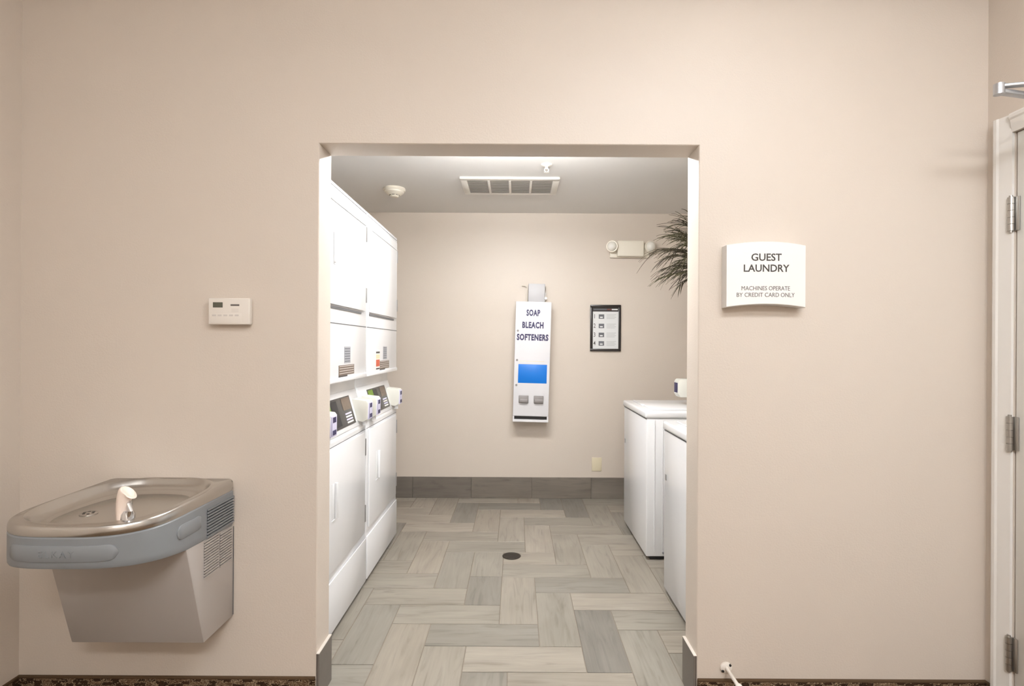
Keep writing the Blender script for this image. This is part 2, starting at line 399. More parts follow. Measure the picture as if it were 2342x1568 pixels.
# ------------------------------------------------------------------ lamps
def glow(name, power, area_, col):                      # diffuser whose surface gives off the lamp's power
    m, nt, b = nodes(name)
    b.inputs['Base Color'].default_value = (.9, .9, .9, 1); b.inputs['Emission Color'].default_value = col + (1,)
    b.inputs['Emission Strength'].default_value = power / (math.pi * area_); return m
def wraparound(name, x, y, zc, sx, sy, power, label, col=(1, .99, .98)):
    t = thing(name, label, 'light', (x, y, zc))
    MB().box(-sx / 2 - .02, sx / 2 + .02, -sy / 2 - .02, sy / 2 + .02, -.03, 0, .005).obj('housing', M['vent'], t)
    MB().box(-sx / 2, sx / 2, -sy / 2, sy / 2, -.11, -.03, .02).obj('diffuser_offscreen', glow('lit_diffuser', power, sx * sy + .16 * (sx + sy), col), t)
    return t
wraparound('ceiling_light_hall_left_offscreen', -.95, -1.75, HC, 1.15, .3, P_HALL_L, 'wraparound ceiling light in the hall on the fountain side')
wraparound('ceiling_light_hall_right_offscreen', .8, -1.75, HC, 1.15, .3, P_HALL_R, 'wraparound ceiling light in the hall on the door side', (.95, .985, 1.03))
wraparound('fill_light_hall_rear_offscreen', .25, -3.2, HC, 1.15, .3, P_HALL_B, 'added wraparound fill light by the wall opposite the opening')  # added fill lamp, brightens the low fountain cabinet from the front
cl = thing('downlight_offscreen', 'round recessed downlight in the hall ceiling near the opening', 'light', (.83, -.62, HC))
rg = MB(); n = 32
rg.rings([[(r_ * math.cos(2 * math.pi * k / n), r_ * math.sin(2 * math.pi * k / n), z_) for k in range(n)] for r_, z_ in ((.075, -.001), (.1, -.001), (.1, -.008), (.078, -.012), (.075, -.001))], False, False)
rg.obj('trim_ring', M['vent'], cl)
MB().cyl((0, 0, -.006), (0, 0, -.001), .075, n=32).obj('lens_offscreen', M['lamp'], cl)
area('downlight_lamp_offscreen', (0, 0, -.015), .14, .14, P_CAN, (1, .97, .93), cl, 'DISK')
lf = thing('ceiling_light_laundry_offscreen', 'suspended twin tube strip light between the dryers and washers', 'light', (.02, .68, CI))
MB().box(-.46, .46, -.04, .04, -.095, -.055, .004).obj('housing', M['vent'], lf)
for s_ in (-1, 1):
    MB().cyl((s_ * .3, 0, -.06), (s_ * .3, 0, 0), .006, n=8).obj('rod', M['vent'], lf)
    MB().cyl((-.44, s_ * .055, -.115), (.44, s_ * .055, -.115), .016, n=14).obj('tube_offscreen', glow('lit_tube', P_LAUNDRY / 2, 2 * math.pi * .016 * .88, (.98, .985, .985)), lf)
    MB().box(s_ * .45 - .012, s_ * .45 + .012, -.075, .075, -.135, -.09, .003).obj('lamp_holder', M['vent'], lf)

# ------------------------------------------------------------------ stacked dryers (local: x out of the front face, y along it)
DX = -.815; DW = .715
def make_stack():
    t = thing('stacked_dryer', '', 'dryer', (DX, 0, 0))
    dep = .70
    # body in section: upper cabinet, recessed ledge, tilted control face, lower cabinet
    sec = [(-dep, .02), (0, .02), (0, .868), (-.004, .876), (-.062, 1.075), (-.062, 1.125), (0, 1.135), (0, 2.02), (-.01, 2.03), (-dep, 2.03)]
    MB().prism(sec, 'y', 0, DW, .004, 2).obj('body', M['enamel'], t)
    MB().box(-dep + .03, -.03, .03, DW - .03, 0, .022).obj('toe_gap_shade', M['black'], t)  # black box stands in for the shade of the toe gap
    MB().box(-.02, .0012, .004, DW - .004, 2.004, 2.0065).obj('top_seam', M['seam'], t)
    # upper door
    d = MB().box(0, .012, .035, DW - .045, 1.478, 1.985, .006).obj('door', M['enamel'], t)
    MB().box(-.004, .004, .04, DW - .10, 1.462, 1.472).obj('lint_slot', M['seam'], t)
    MB().box(.0125, .0165, .05, DW - .06, 1.93, 1.9325).obj('door_crease', M['enamel'], d)
    h = MB().box(.012, .024, .165, .178, 1.66, 1.80, .004).box(.012, .0135, .178, .215, 1.66, 1.80, .001)
    h.obj('door_handle', M['enamel'], d)
    MB().box(.012, .014, .155, .19, 1.655, 1.662, 0).obj('handle_lip', M['enamel'], d)
    for z in (1.565, 1.89):
        MB().box(0, .0125, DW - .044, DW - .024, z - .04, z + .04, .003).obj('hinge', M['hinge_w'], t)
    MB().box(-.003, .0012, .003, DW - .003, 1.3955, 1.3995).obj('panel_seam', M['seam'], t)
    MB().box(-.03, .006, .002, DW - .002, 1.128, 1.15, .004).obj('ledge', M['enamel'], t)
    # tilted control face carries display and readers
    n = Vector((.199, 0, .058)).normalized(); up = Vector((-.058, 0, .199)).normalized(); o0 = Vector((-.004, 0, .876))
    B = Matrix((( n.x, 0, up.x, o0.x), (0, 1, 0, 0), (n.z, 0, up.z, o0.z), (0, 0, 0, 1)))   # local (out, y, up the slope)
    cp = MB().box(-.002, .004, .012, DW - .012, .006, .198, .003, mtx=B).obj('control_panel', M['enamel'], t)
    ds = MB().box(.004, .007, .165, .565, .028, .172, .002, mtx=B).obj('display', M['charcoal'], t)
    MB().box(.007, .0082, .175, .27, .115, .165, 0, mtx=B).obj('green_label', M['green'], ds)
    MB().box(.007, .008, .28, .36, .04, .162, 0, mtx=B).obj('dark_window', M['black'], ds)
    for k in range(4):
        MB().box(.007, .0085, .44 + .0 * k, .53, .04 + .014 * k, .048 + .014 * k, 0, mtx=B).obj('printed_line', M['lilac'] if k % 2 else M['sticker_white'], ds)
    MB().box(.007, .0082, .43, .55, .105, .165, 0, mtx=B).obj('olive_label', M['sticker_brown'], ds)
    # two card readers
    for y0 in (.04, .60):
        rd = MB().prism([(-.03, .912), (.015, .90), (.04, .912), (.044, 1.0), (.036, 1.012), (-.04, 1.02)], 'y', y0, y0 + .09, .004, 2).obj('card_reader', M['reader'], t)
        MB().box(.038, .0465, y0 + .008, y0 + .082, .912, 1.004, .003).obj('reader_face', M['lilac'], rd)
        MB().box(.0465, .0475, y0 + .03, y0 + .068, .972, .995, .0).obj('reader_logo', M['ink'], rd)
        MB().box(.0465, .0475, y0 + .028, y0 + .07, .92, .94, .0).obj('card_slot', M['ink'], rd)
        MB().box(.0465, .0472, y0 + .014, y0 + .018, .918, .998, .0).obj('blue_edge', M['ink'], rd)
        MB().cyl((.014, y0 + .05, .878), (.014, y0 + .05, .905), .014, n=14).obj('cable_gland', M['enamel'], rd)
    # lower door and kick panel
    d = MB().box(0, .012, .03, DW - .045, .30, .838, .006).obj('door', M['enamel'], t)
    h = MB().box(.012, .026, .195, .209, .53, .69, .004).box(.012, .0135, .16, .195, .53, .69, .001)
    h.obj('door_handle', M['enamel'], d)
    MB().box(.012, .0155, .155, .195, .525, .531, 0).obj('handle_lip', M['enamel'], d)
    for z in (.40, .755):
        MB().box(0, .0125, DW - .044, DW - .024, z - .045, z + .045, .003).obj('hinge', M['hinge_w'], t)
    MB().box(-.003, .001, .003, DW - .003, .845, .8475).obj('panel_seam', M['seam'], t)
    MB().box(0, .007, .003, DW - .003, .028, .258, .003).obj('kick_panel', M['enamel'], t)
    # notices
    br = MB().box(0, .0008, .275, .505, 1.158, 1.205).obj('notice', M['sticker_brown'], t)
    MB().box(0, .0008, .275, .40, 1.15, 1.158).obj('notice_edge', M['print_dark'], br)
    for k in range(4):
        MB().box(.0008, .0014, .285, .495, 1.166 + .011 * k, 1.168 + .011 * k).obj('print_line', M['sticker_white'], br)
    gs = MB().box(0, .0008, .352, .445, 1.213, 1.292).obj('notice', M['sticker_grey'], t)
    for k in range(6):
        MB().box(.0008, .0012, .36, .437, 1.22 + .012 * k, 1.224 + .012 * k).obj('print_line', M['icon'], gs)
    return t
Y1 = onZ(832, 1337, .0)[1] + .004
st2 = make_stack(); st2.location.y = Y1
st1 = copy_tree(st2); st1.location = (DX, Y1 - DW - .012, 0)
st2['label'] = 'white stacked dryer against the back wall side with a red strip sticker'
st1['label'] = 'white stacked dryer beside the opening without a red sticker'
for s_ in (st1, st2): s_['group'] = 'stacked white dryers'
sr = MB().box(0, .0008, .185, .275, 1.125 + .03, 1.27).obj('notice', M['sticker_white'], st2)
MB().box(.0008, .0014, .19, .27, 1.175, 1.215).obj('red_print', M['sticker_red'], sr)
MB().box(.0008, .0014, .19, .27, 1.22, 1.245).obj('cream_print', M['sticker_cream'], sr)
MB().box(.0008, .0014, .19, .27, 1.252, 1.262).obj('dark_print', M['print_dark'], sr)
MB().box(.0008, .0014, .19, .27, 1.158, 1.166).obj('dark_print', M['print_dark'], sr)

# ------------------------------------------------------------------ top loading washers (local: x to the right, front face at x=0)
WX = .79; WW = .675
def make_washer():
    t = thing('washing_machine', '', 'washer', (WX, 0, 0))
    dp = .66
    MB().box(.002, dp, .002, WW - .002, .022, .862, .008).obj('body', M['enamel'], t)
    MB().box(.03, dp - .02, .02, WW - .02, 0, .024).obj('toe_gap_shade', M['black'], t)  # gap shade below the washer, painted as a black box
    tp = MB().box(-.006, dp, -.004, WW + .004, .862, .905, .012, 3).obj('top', M['enamel'], t)
    lid = MB().box(.05, dp - .17, .06, WW - .06, .905, .913, .005).obj('lid', M['enamel'], t)
    MB().box(.045, .06, WW / 2 - .05, WW / 2 + .05, .905, .917, .003).obj('lid_lip', M['enamel'], lid)
    MB().box(.001, .003, .004, WW - .004, .856, .8605).obj('seam', M['seam'], t)
    MB().box(.05, .0535, -.0005, .004, .05, .85).obj('corner_seam', M['enamel'], t)
    MB().box(.10, .102, -.0005, .004, .05, .85).obj('corner_seam', M['enamel'], t)
    MB().box(.10, .13, -.003, .002, .04, .058, .003).obj('rating_badge', M['sticker_grey'], t)
    MB().box(-.001, .002, WW - .05, WW - .03, .60, .63, .001).obj('front_clip', M['hinge_w'], t)
    cn = MB().prism([(dp - .16, .905), (dp - .13, 1.10), (dp - .06, 1.12), (dp, 1.12), (dp, .905)], 'y', .01, WW - .01, .006).obj('console', M['enamel'], t)
    MB().prism([(dp - .158, .945), (dp - .1545, .945), (dp - .138, 1.075), (dp - .1415, 1.075)], 'y', .16, .55).obj('display', M['charcoal'], cn)
    rd = MB().prism([(.275, .99), (.29, .965), (.52, .965), (.52, 1.085), (.29, 1.085), (.277, 1.07)], 'y', .27, .37, .006).obj('card_reader', M['reader'], cn)
    MB().box(.2735, .276, .285, .355, .995, 1.06, .001).obj('reader_face', M['ink'], rd)
    return t
wa = make_washer(); wa.location.y = onZ(1480, 1281, 0)[1]
wb = copy_tree(wa); wb.location = (WX - .005, onZ(1517, 1350, 0)[1] - WW - .004, 0)
wa['label'] = 'white top loading washer standing towards the back wall'
wb['label'] = 'white top loading washer standing right behind the opening edge'
for s_ in (wa, wb): s_['group'] = 'white top loading washers'

# ------------------------------------------------------------------ soap vending box on the back wall
SD = .165; YF = YB - SD
xa, za = onY(1176, 690, YF); xb, zb = onY(1253, 965, YF)
sw, sh = .293, za - zb
x0c = onY(1213, 965, YF)[0]
sp = thing('soap_dispenser', 'tall white soap vending box with bright blue label on back wall', 'dispenser', (x0c, YB, zb), (0, R(1.35), 0))
MB().box(-sw / 2 + .004, sw / 2 - .004, -SD + .01, 0, .045, sh, .004).obj('body', M['disp'], sp)
MB().box(-sw / 2, sw / 2, -SD - .004, -SD + .012, .05, sh + .002, .004).obj('front_door', M['disp'], sp)
MB().box(-sw / 2 + .012, sw / 2 - .012, -SD + .02, -.004, .02, .05).obj('tray_slot_shade', M['black'], sp)  # black block stands in for the shade inside the tray slot
MB().box(-sw / 2, sw / 2, -SD - .004, 0, 0, .02, .003).box(-sw / 2, -sw / 2 + .012, -SD, 0, .018, .06).box(sw / 2 - .012, sw / 2, -SD, 0, .018, .06).obj('tray', M['disp'], sp)
def sz(py): return (967 - py) / F * (YF + D)
yf = -SD - .0045
for body, py, hgt, sx in (('SOAP', 718, .068, .62), ('BLEACH', 746, .068, .66), ('SOFTENERS', 774, .068, .67)):
    text('lettering', body, hgt, M['ink'], sp, (-.002, yf, sz(py)), sx=sx, offset=.0034, spacing=1.12)
for py in (732, 760):
    text('lettering', '&', .03, M['lilac'], sp, (0, yf, sz(py)), offset=.0005)
MB().box(-.11, .10, yf, yf + .002, sz(828) - .0015, sz(828) + .0015).obj('rule_line', M['sticker_cream'], sp)
MB().box(-.112, .124, yf - .0005, yf + .002, sz(878), sz(835), .0008).obj('blue_label', M['blue'], sp)
for py in (759, 826, 883):
    MB().cyl((-sw / 2 + .022, yf - .004, sz(py)), (-sw / 2 + .022, yf + .002, sz(py)), .009, n=14).obj('lock', M['coin'], sp)
for x in (-.062, .062):
    k = MB().box(x - .04, x + .04, yf - .012, yf + .002, sz(924), sz(906), .006).obj('coin_slide', M['coin'], sp)
    MB().box(x - .034, x + .034, yf - .03, yf - .01, sz(922), sz(914), .004).obj('slide_handle', M['coin'], k)
bz0, bz1 = sh, sz(648)
br = MB().box(-.045, .093, -.09, 0, bz0, bz1, .002).obj('mounting_plate', M['disp_grey'], sp)
MB().tube([(-.1, -.02, bz1 - .01), (-.07, -.03, bz1 - .012), (-.055, -.04, bz1 - .03), (-.055, -.04, bz0 + .004)], .0035).obj('hook_wire', M['ivory'], br)
MB().tube([(.097, -.03, bz1 - .02), (.105, -.035, bz1 - .06), (.099, -.035, bz0 + .02)], .003).obj('hook_wire', M['steel'], br)
MB().cyl((.103, -.045, bz1 - .115), (.103, -.03, bz1 - .115), .011, n=12).obj('padlock_stud', M['steel'], br)

# ------------------------------------------------------------------ framed instructions
fy = YB - .022
fx0, fz1 = onY(1350.5, 696.5, fy); fx1, fz0 = onY(1420, 803, fy)
fcx, fcz = (fx0 + fx1) / 2, (fz0 + fz1) / 2; fw, fh = (fx1 - fx0) / 2, (fz1 - fz0) / 2
fr = thing('framed_notice', 'black framed instruction notice with steps one to four', 'sign', (fcx, YB, fcz))
b_ = .021
for a in ((-fw, fw, fh - b_, fh), (-fw, fw, -fh, -fh + b_), (-fw, -fw + b_, -fh + b_, fh - b_), (fw - b_, fw, -fh + b_, fh - b_)):
    MB().box(a[0], a[1], -.022, 0, a[2], a[3], .003).obj('frame_bar', M['frame'], fr)
pp = MB().box(-fw + b_, fw - b_, -.014, -.002, -fh + b_, fh - b_).obj('poster', M['paper'], fr)
hd = MB().box(-fw + b_, fw - b_, -.0155, -.014, fh - b_ - .036, fh - b_).obj('poster_header', M['frame'], fr)
MB().box(-fw + b_ + .006, .01, -.0162, -.0155, fh - b_ - .024, fh - b_ - .013).obj('header_print', M['icon'], hd)
MB().box(.012, .05, -.0162, -.0155, fh - b_ - .024, fh - b_ - .013).obj('header_print', M['maroon'], hd)
MB().box(.052, fw - b_ - .006, -.0162, -.0155, fh - b_ - .024, fh - b_ - .013).obj('header_print', M['paper'], hd)
for i, py in enumerate((723.5, 745, 765.5, 785)):
    z = onY(1385, py, fy)[1] - fcz
    text('lettering', str(i + 1), .052, M['letter'], pp, (-fw + b_ + .016, -.0145, z), sx=.75, offset=.0003)
    MB().box(-.058, -.012, -.0152, -.014, z - .019, z + .019).obj('icon', M['icon'], pp)
    MB().box(-.048, -.024, -.0158, -.0152, z - .012, z - .001).obj('icon_detail', M['paper'], pp)
    for k in range(4):
        MB().box(.008, .09 - .012 * (k % 2), -.0148, -.014, z + .014 - .011 * k, z + .018 - .011 * k).obj('print_line', M['line'], pp)

# ------------------------------------------------------------------ emergency light
ey = YB - .06
ex0, ez1 = onY(1397, 550, ey); ex1, ez0 = onY(1487, 588, ey)
em = thing('emergency_light', 'ivory twin head emergency light on back wall by the plant', 'light', ((ex0 + ex1) / 2, YB, (ez0 + ez1) / 2))
ew, eh = (ex1 - ex0) / 2, (ez1 - ez0) / 2
MB().box(-ew, ew, -.03, 0, -eh, eh - .012, .006).obj('base', M['ivory'], em)
MB().box(-ew + .055, ew - .055, -.075, -.028, -eh + .006, eh, .008, 3).obj('battery_housing', M['ivory'], em)
for s in (-1, 1):
    x = s * (ew - .012)
    k = MB().cyl((x, -.03, .015), (x, -.055, .015), .018, n=14).obj('lamp_neck', M['ivory'], em)
    dv = Vector((s * .35, -1, -.1)).normalized(); c0 = Vector((x, -.07, .018))
    MB().cyl(c0 - dv * .028, c0 + dv * .016, .026, .05, n=22).cyl(c0 + dv * .016, c0 + dv * .024, .05, .048, n=22).obj('lamp_head', M['ivory'], em)
    MB().ball(c0 + dv * .02, .04, .04, .04).obj('lamp_lens', M['lens'], k)

# wall plate
py_ = YB - .006
wx0, wz1 = onY(1353.5, 1046, py_); wx1, wz0 = onY(1376, 1077, py_)
wp = thing('wall_plate', 'ivory blank wall plate low on the laundry back wall', 'outlet', ((wx0 + wx1) / 2, YB, (wz0 + wz1) / 2))
pw, ph = (wx1 - wx0) / 2, (wz1 - wz0) / 2
MB().box(-pw, pw, -.007, 0, -ph, ph, .003).obj('plate', M['plate'], wp)
for z in (-.6, .6):
    MB().cyl((0, -.0085, z * ph), (0, -.006, z * ph), .004, n=10).obj('screw', M['plate'], wp)

# ------------------------------------------------------------------ laundry ceiling: vent, smoke detector, sprinkler
vt = thing('ceiling_vent', 'white rectangular air vent in the laundry ceiling', 'vent', ((vx0 + vx1) / 2, (vy0 + vy1) / 2, CI))
vw, vd = (vx1 - vx0) / 2, (vy1 - vy0) / 2
dw0, dw1, dh0, dh1 = -vw + .04, vw - .04, -vd + .04, vd - .03
MB().box(dw0, dw1, dh0, dh1, .34, .35).box(dw0, dw0 + .002, dh0, dh1, .0, .34).box(dw1 - .002, dw1, dh0, dh1, 0, .34).box(dw0, dw1, dh0, dh0 + .002, 0, .34).box(dw0, dw1, dh1 - .002, dh1, 0, .34).obj('duct', M['duct'], vt, 0)
for a in ((-vw, vw, -vd, -vd + .045), (-vw, vw, vd - .035, vd), (-vw, -vw + .045, -vd + .045, vd - .035), (vw - .045, vw, -vd + .045, vd - .035)):
    MB().box(a[0], a[1], a[2], a[3], -.016, 0, .004).obj('frame_bar', M['vent'], vt)
for k in (-1, 0, 1):
    MB().box(k * vw * .43 - .008, k * vw * .43 + .008, -vd + .04, vd - .03, -.018, -.002, .002).obj('divider', M['vent'], vt)
for k in range(12):
    y = -vd + .06 + (2 * vd - .11) * k / 11
    MB().box(-vw + .04, vw - .04, -.009, .009, -.001, .001, mtx=Matrix.Translation((0, y, -.009)) @ Matrix.Rotation(R(52), 4, 'X')).obj('slat', M['slat'], vt)
def lathe(prof, n=32, c=(0, 0, 0)):
    return [[(c[0] + r_ * math.cos(2 * math.pi * k / n), c[1] + r_ * math.sin(2 * math.pi * k / n), c[2] + z_) for k in range(n)] for r_, z_ in prof]
sx_, sy_ = onZ(902, 431, CI)
sm = thing('smoke_detector', 'round ivory smoke detector on the laundry ceiling', 'detector', (sx_, sy_, CI))
MB().rings(lathe([(.0775, 0), (.08, -.012), (.074, -.02)])).obj('base', M['ivory'], sm)
MB().rings(lathe([(.07, -.018), (.068, -.03), (.05, -.044), (.034, -.05), (.034, -.054), (.03, -.056)])).obj('cover', M['ivory'], sm)
for k in range(8):
    a = k * math.pi / 4
    MB().box(.028, .036, -.009, .009, -.052, -.045, mtx=Matrix.Rotation(a, 4, 'Z')).obj('sensor_slot', M['black'], sm)
MB().rings(lathe([(.03, -.052), (.026, -.062), (.006, -.065)])).obj('sensor_cap', M['ivory'], sm)
kx, ky = onZ(1250, 376, CI)
sk = thing('sprinkler_head', 'small white fire sprinkler head on the laundry ceiling', 'sprinkler', (kx, ky, CI))
MB().rings(lathe([(.034, 0), (.034, -.006), (.016, -.012)])).obj('escutcheon', M['vent'], sk)
MB().cyl((0, 0, -.03), (0, 0, -.008), .009, n=14).obj('stem', M['vent'], sk)
for s in (-1, 1):
    MB().tube([(s * .01, 0, -.025), (s * .014, 0, -.036), (s * .004, 0, -.05)], .0025).obj('frame_arm', M['vent'], sk)
df = MB().rings(lathe([(.016, -.05), (.017, -.052), (.006, -.054)])).obj('deflector', M['vent'], sk)

# ------------------------------------------------------------------ floor drain
dx_, dy_ = onZ(1170, 1270.5, .002)
fd = thing('floor_drain', 'round dark floor drain set in the herringbone tiles', 'drain', (dx_, dy_, 0))
MB().rings(lathe([(.056, 0), (.058, .002), (.05, .004), (.046, .002)], 28)).obj('grate', M['drain'], fd)
for k in range(5):
    y = (k - 2) * .016; l = math.sqrt(max(.042 ** 2 - y * y, .0001))
    MB().box(-l, l, y - .003, y + .003, .0015, .0028).obj('drain_rib', M['drain'], fd)

# ------------------------------------------------------------------ plant on a wall shelf behind the washers
PX, PY, PZ = 1.29, 1.62, 1.62
shf = thing('wall_shelf', 'small white wall shelf carrying the potted plant', 'shelf', (LX1, PY, PZ))
MB().box(-.335, 0, -.2, .2, -.022, 0, .003).obj('board', M['trim'], shf)
for s in (-1, 1):
    MB().prism([(0, -.022), (-.24, -.022), (-.24, -.035), (-.02, -.2), (0, -.2)], 'y', s * .13 - .009, s * .13 + .009).obj('bracket', M['trim'], shf)
pl = thing('potted_plant', 'bushy olive green artificial grass plant in a brown pot', 'plant', (PX, PY, PZ))
MB().rings(lathe([(.06, 0), (.068, .02), (.088, .15), (.095, .155), (.095, .175), (.083, .175), (.08, .15)], 28)).obj('pot', M['pot'], pl)
MB().rings(lathe([(.081, .145), (.06, .165), (.01, .17)], 20)).obj('moss', M['soil'], pl)
def frond(az, el, ln, droop, seed):
    rnd = random.Random(seed); g = MB()
    p = Vector((.03 * math.cos(az), .03 * math.sin(az), .16)); N = 12; pts = [p.copy()]; e = el
    wob = rnd.uniform(-.35, .35)
    for i in range(N):
        f = i / N; a = az + wob * f
        p = p + Vector((math.cos(e) * math.cos(a), math.cos(e) * math.sin(a), math.sin(e))) * (ln / N)
        e -= droop / N * (.5 + 1.2 * f); pts.append(p.copy())
    g.tube(pts, .0032, 5, .0012)
    def blade(q, d, L, wd, sag):
        d = d.normalized(); side = d.cross(Vector((0, 0, 1)))
        side = side.normalized() if side.length > .01 else Vector((1, 0, 0))
        t = bmesh.new(); prev = None; K = 5
        for i in range(K + 1):
            f = i / K; w_ = wd * (1 - f) ** .6 * (.55 + .9 * min(f * 3, .5))
            c_ = q + d * L * f + Vector((0, 0, -sag * L * f * f)); th = Vector((0, 0, .0008))
            ring = [t.verts.new(c_ + side * w_ - th), t.verts.new(c_ + th * 2), t.verts.new(c_ - side * w_ - th)]
            if prev:
                for k in range(3): t.faces.new((prev[k], prev[(k + 1) % 3], ring[(k + 1) % 3], ring[k]))
            prev = ring
        g.merge(t)
    for i in range(3, N):
        d = (pts[i + 1] - pts[i]).normalized()
        for s in (-1, 1):
            if rnd.random() < .2: continue
            sd = d.cross(Vector((0, 0, 1))).normalized() * s
            blade(pts[i], d * 1.0 + sd * rnd.uniform(.25, .6) + Vector((0, 0, rnd.uniform(-.2, .25))), rnd.uniform(.09, .17) * (ln / .4), rnd.uniform(.0035, .006), rnd.uniform(.1, .5))
    blade(pts[-1], pts[-1] - pts[-2], .1, .005, .3)
    return g
rnd = random.Random(3)
for i in range(60):
    az = math.pi + rnd.uniform(-1.75, 1.75); el = R(rnd.choice([88, 84, 78, 72, 66, 58, 50, 40, 26, 12]) + rnd.uniform(-6, 6))
    back = abs(az - math.pi) > 1.45
    ln = rnd.uniform(.26, .38) * (.6 if back else 1) * (1.22 if el > R(56) else .88)
    frond(az, el, ln, rnd.uniform(1.0, 2.0) if el > R(30) else rnd.uniform(.3, 1.0), i).obj('frond', M['leaf'] if i % 3 else M['leaf2'], pl, 50)

# ------------------------------------------------------------------ water fountain (d = distance out from the wall)
FXC, FHW = -1.245, .2225
wf = thing('water_fountain', 'stainless wall mounted drinking fountain with grey apron', 'fountain', (FXC, 0, .315))
FB = .315
def fz(z): return z - FB
CD = .235                                                 # centre of the basin, out from the wall
def outline(n=120, grow=0.0):
    hw = FHW + grow; pts = []
    d0, d1, ex = .27, .494 + grow, 3.1
    def r_at(th):
        # ray from the centre to the plan outline
        c_, s_ = math.cos(th), math.sin(th); lo, hi = 0, .6
        def inside(r):
            x, d = r * c_, CD + r * s_
            if abs(x) > hw or d < 0: return False
            if d <= d0:
                cr = .018
                if d < cr and abs(x) > hw - cr: return (abs(x) - hw + cr) ** 2 + (cr - d) ** 2 < cr * cr
                return True
            return (abs(x) / hw) ** ex + ((d - d0) / (d1 - d0)) ** ex < 1
        for _ in range(40):
            m_ = (lo + hi) / 2
            if inside(m_): lo = m_
            else: hi = m_
        return lo
    return [(r_at(2 * math.pi * k / n), 2 * math.pi * k / n) for k in range(n)]
OUT = outline()
def ring(scale, z, inner=None, mix=0.0, zf=None):
    res = []
    for r, th in OUT:
        rr = r * scale
        if inner: rr = rr * (1 - mix) + inner(th) * mix
        x, d = rr * math.cos(th), CD + rr * math.sin(th)
        res.append((x, -d, fz(z if zf is None else zf(x, d))))
    return res
def bowl(sc):
    def f(th):
        a, b, ex = .206 * sc, .234 * sc, 2.9
        return (abs(math.cos(th) / a) ** ex + abs(math.sin(th) / b) ** ex) ** (-1 / ex)
    return f
ZR = .813
def fall(z): return lambda x, d: z - .022 * d
rs = [ring(.985, .772), ring(1, .777), ring(1.0, 0, zf=fall(.797)), ring(.996, 0, zf=fall(.805)), ring(.986, 0, zf=fall(.811)), ring(.972, 0, zf=fall(ZR)),
      ring(1, 0, bowl(1.03), 1, fall(ZR - .001)), ring(1, 0, bowl(1.012), 1, fall(ZR + .002)), ring(1, 0, bowl(.992), 1, fall(ZR + .002)), ring(1, 0, bowl(.97), 1, fall(ZR - .003))]
for sc, z in ((.95, .799), (.93, .792), (.90, .786), (.84, .781), (.74, .776), (.70, .774), (.5, .770), (.3, .766), (.12, .764), (.02, .7635)):
    rs.append(ring(1, 0, bowl(sc), 1, zf=lambda x, d, z=z: z - .022 * d + .02 * max(0, (d - .22)) + .012 * max(0, x / .2) * (1 if z < .77 else 0) - (.008 * min(1, max(0, (.40 - d - .25 * x) / .10)) if z < .7745 else 0)))
basin = MB().rings(rs).obj('basin', M['stainless'], wf, 40)
# apron: ring wall whose lower edge rises towards the front
def zb_(x, d): return .645 + .014 * min(d / .28, 1) + max(0, d - .28) * .135
rs = [ring(.95, 0, zf=lambda x, d: zb_(x, d) + .01), ring(.985, 0, zf=zb_), ring(.997, 0, zf=lambda x, d: zb_(x, d) + .006), ring(1.0, 0, zf=lambda x, d: zb_(x, d) + .02), ring(1.0, .770), ring(.985, .774)]
ap = MB().rings(rs, False, False).obj('apron', M['apron'], wf, 40)
# push bars: pill pads following the outline
def front_pt(x):                                          # front curve: distance out from wall at offset x
    return .27 + (.224) * max(0, 1 - (abs(x) / FHW) ** 3.1) ** (1 / 3.1)
def side_d(px_):                                          # right flank: pixel column -> d
    return -onX(px_, 1200, FXC + FHW)[0]
def pad(path, z0, z1, th=.005):
    # path: list of (x, d, nx, nd); rounded-end pad swept along it
    rs = []; n_ = len(path)
    for i, (x, d, nx, nd) in enumerate(path):
        f = i / (n_ - 1); hh = (z1 - z0) / 2; L_ = sum(math.dist(a[:2], b[:2]) for a, b in zip(path, path[1:]))
        s_ = f * L_; e = min(s_, L_ - s_); k = 1 if e >= hh else math.sqrt(max(0.02, 1 - (1 - e / hh) ** 2))
        zc = (z0 + z1) / 2; r_ = []
        for (u, v) in ((0, -1), (.7, -.97), (1, -.86), (1, .86), (.7, .97), (0, 1)):
            o_ = th * u
            r_.append((x + nx * o_, -(d + nd * o_), fz(zc + hh * k * v)))
        rs.append(r_)
    return MB().rings(rs)
path = []
for i in range(41):
    x = -.145 + i * (.145 + .15) / 40
    d = front_pt(x); dd = (front_pt(x + .001) - front_pt(x - .001)) / .002
    nl = math.hypot(dd, 1); path.append((x, d - .002, -dd / nl, 1 / nl))
pb = pad(path, .706, .752).obj('push_bar', M['apron'], wf, 40)
dl = front_pt(-.05)
def wrap(co):
    d = front_pt(co.x); return Vector((co.x, -(d + .0045) - (co.y), co.z))
text('embossed_mark', 'ELKAY', .026, M['apron'], pb, (.0, 0, fz(.728)), spacing=1.25, sx=1.1, extr=.0006, warp=lambda co: Vector((co.x, -(front_pt(co.x) + .0042) + co.y, co.z)))
path = []
for i in range(25):
    d = .205 + i * .125 / 24
    ex_ = 3.1
    x = FHW if d < .27 else FHW * max(0, 1 - ((d - .27) / .224) ** ex_) ** (1 / ex_)
    path.append((x - .002, d, 1, .05))
pad(path, .702, .748).obj('push_bar', M['apron'], wf, 40)
# lower cabinet
cb = MB()
sec = [(0, fz(.315)), (-.183, fz(.315)), (-.283, fz(.672)), (-.283, fz(.70)), (0, fz(.70))]
cb.prism(sec, 'x', -FHW + .004, FHW - .004, .004, 2)
cab_o = cb.obj('cabinet', M['cabinet'], wf)
MB().box(FHW - .0045, FHW - .0025, -.006, -.003, fz(.32), fz(.64)).obj('cabinet_seam', M['seam'], wf)
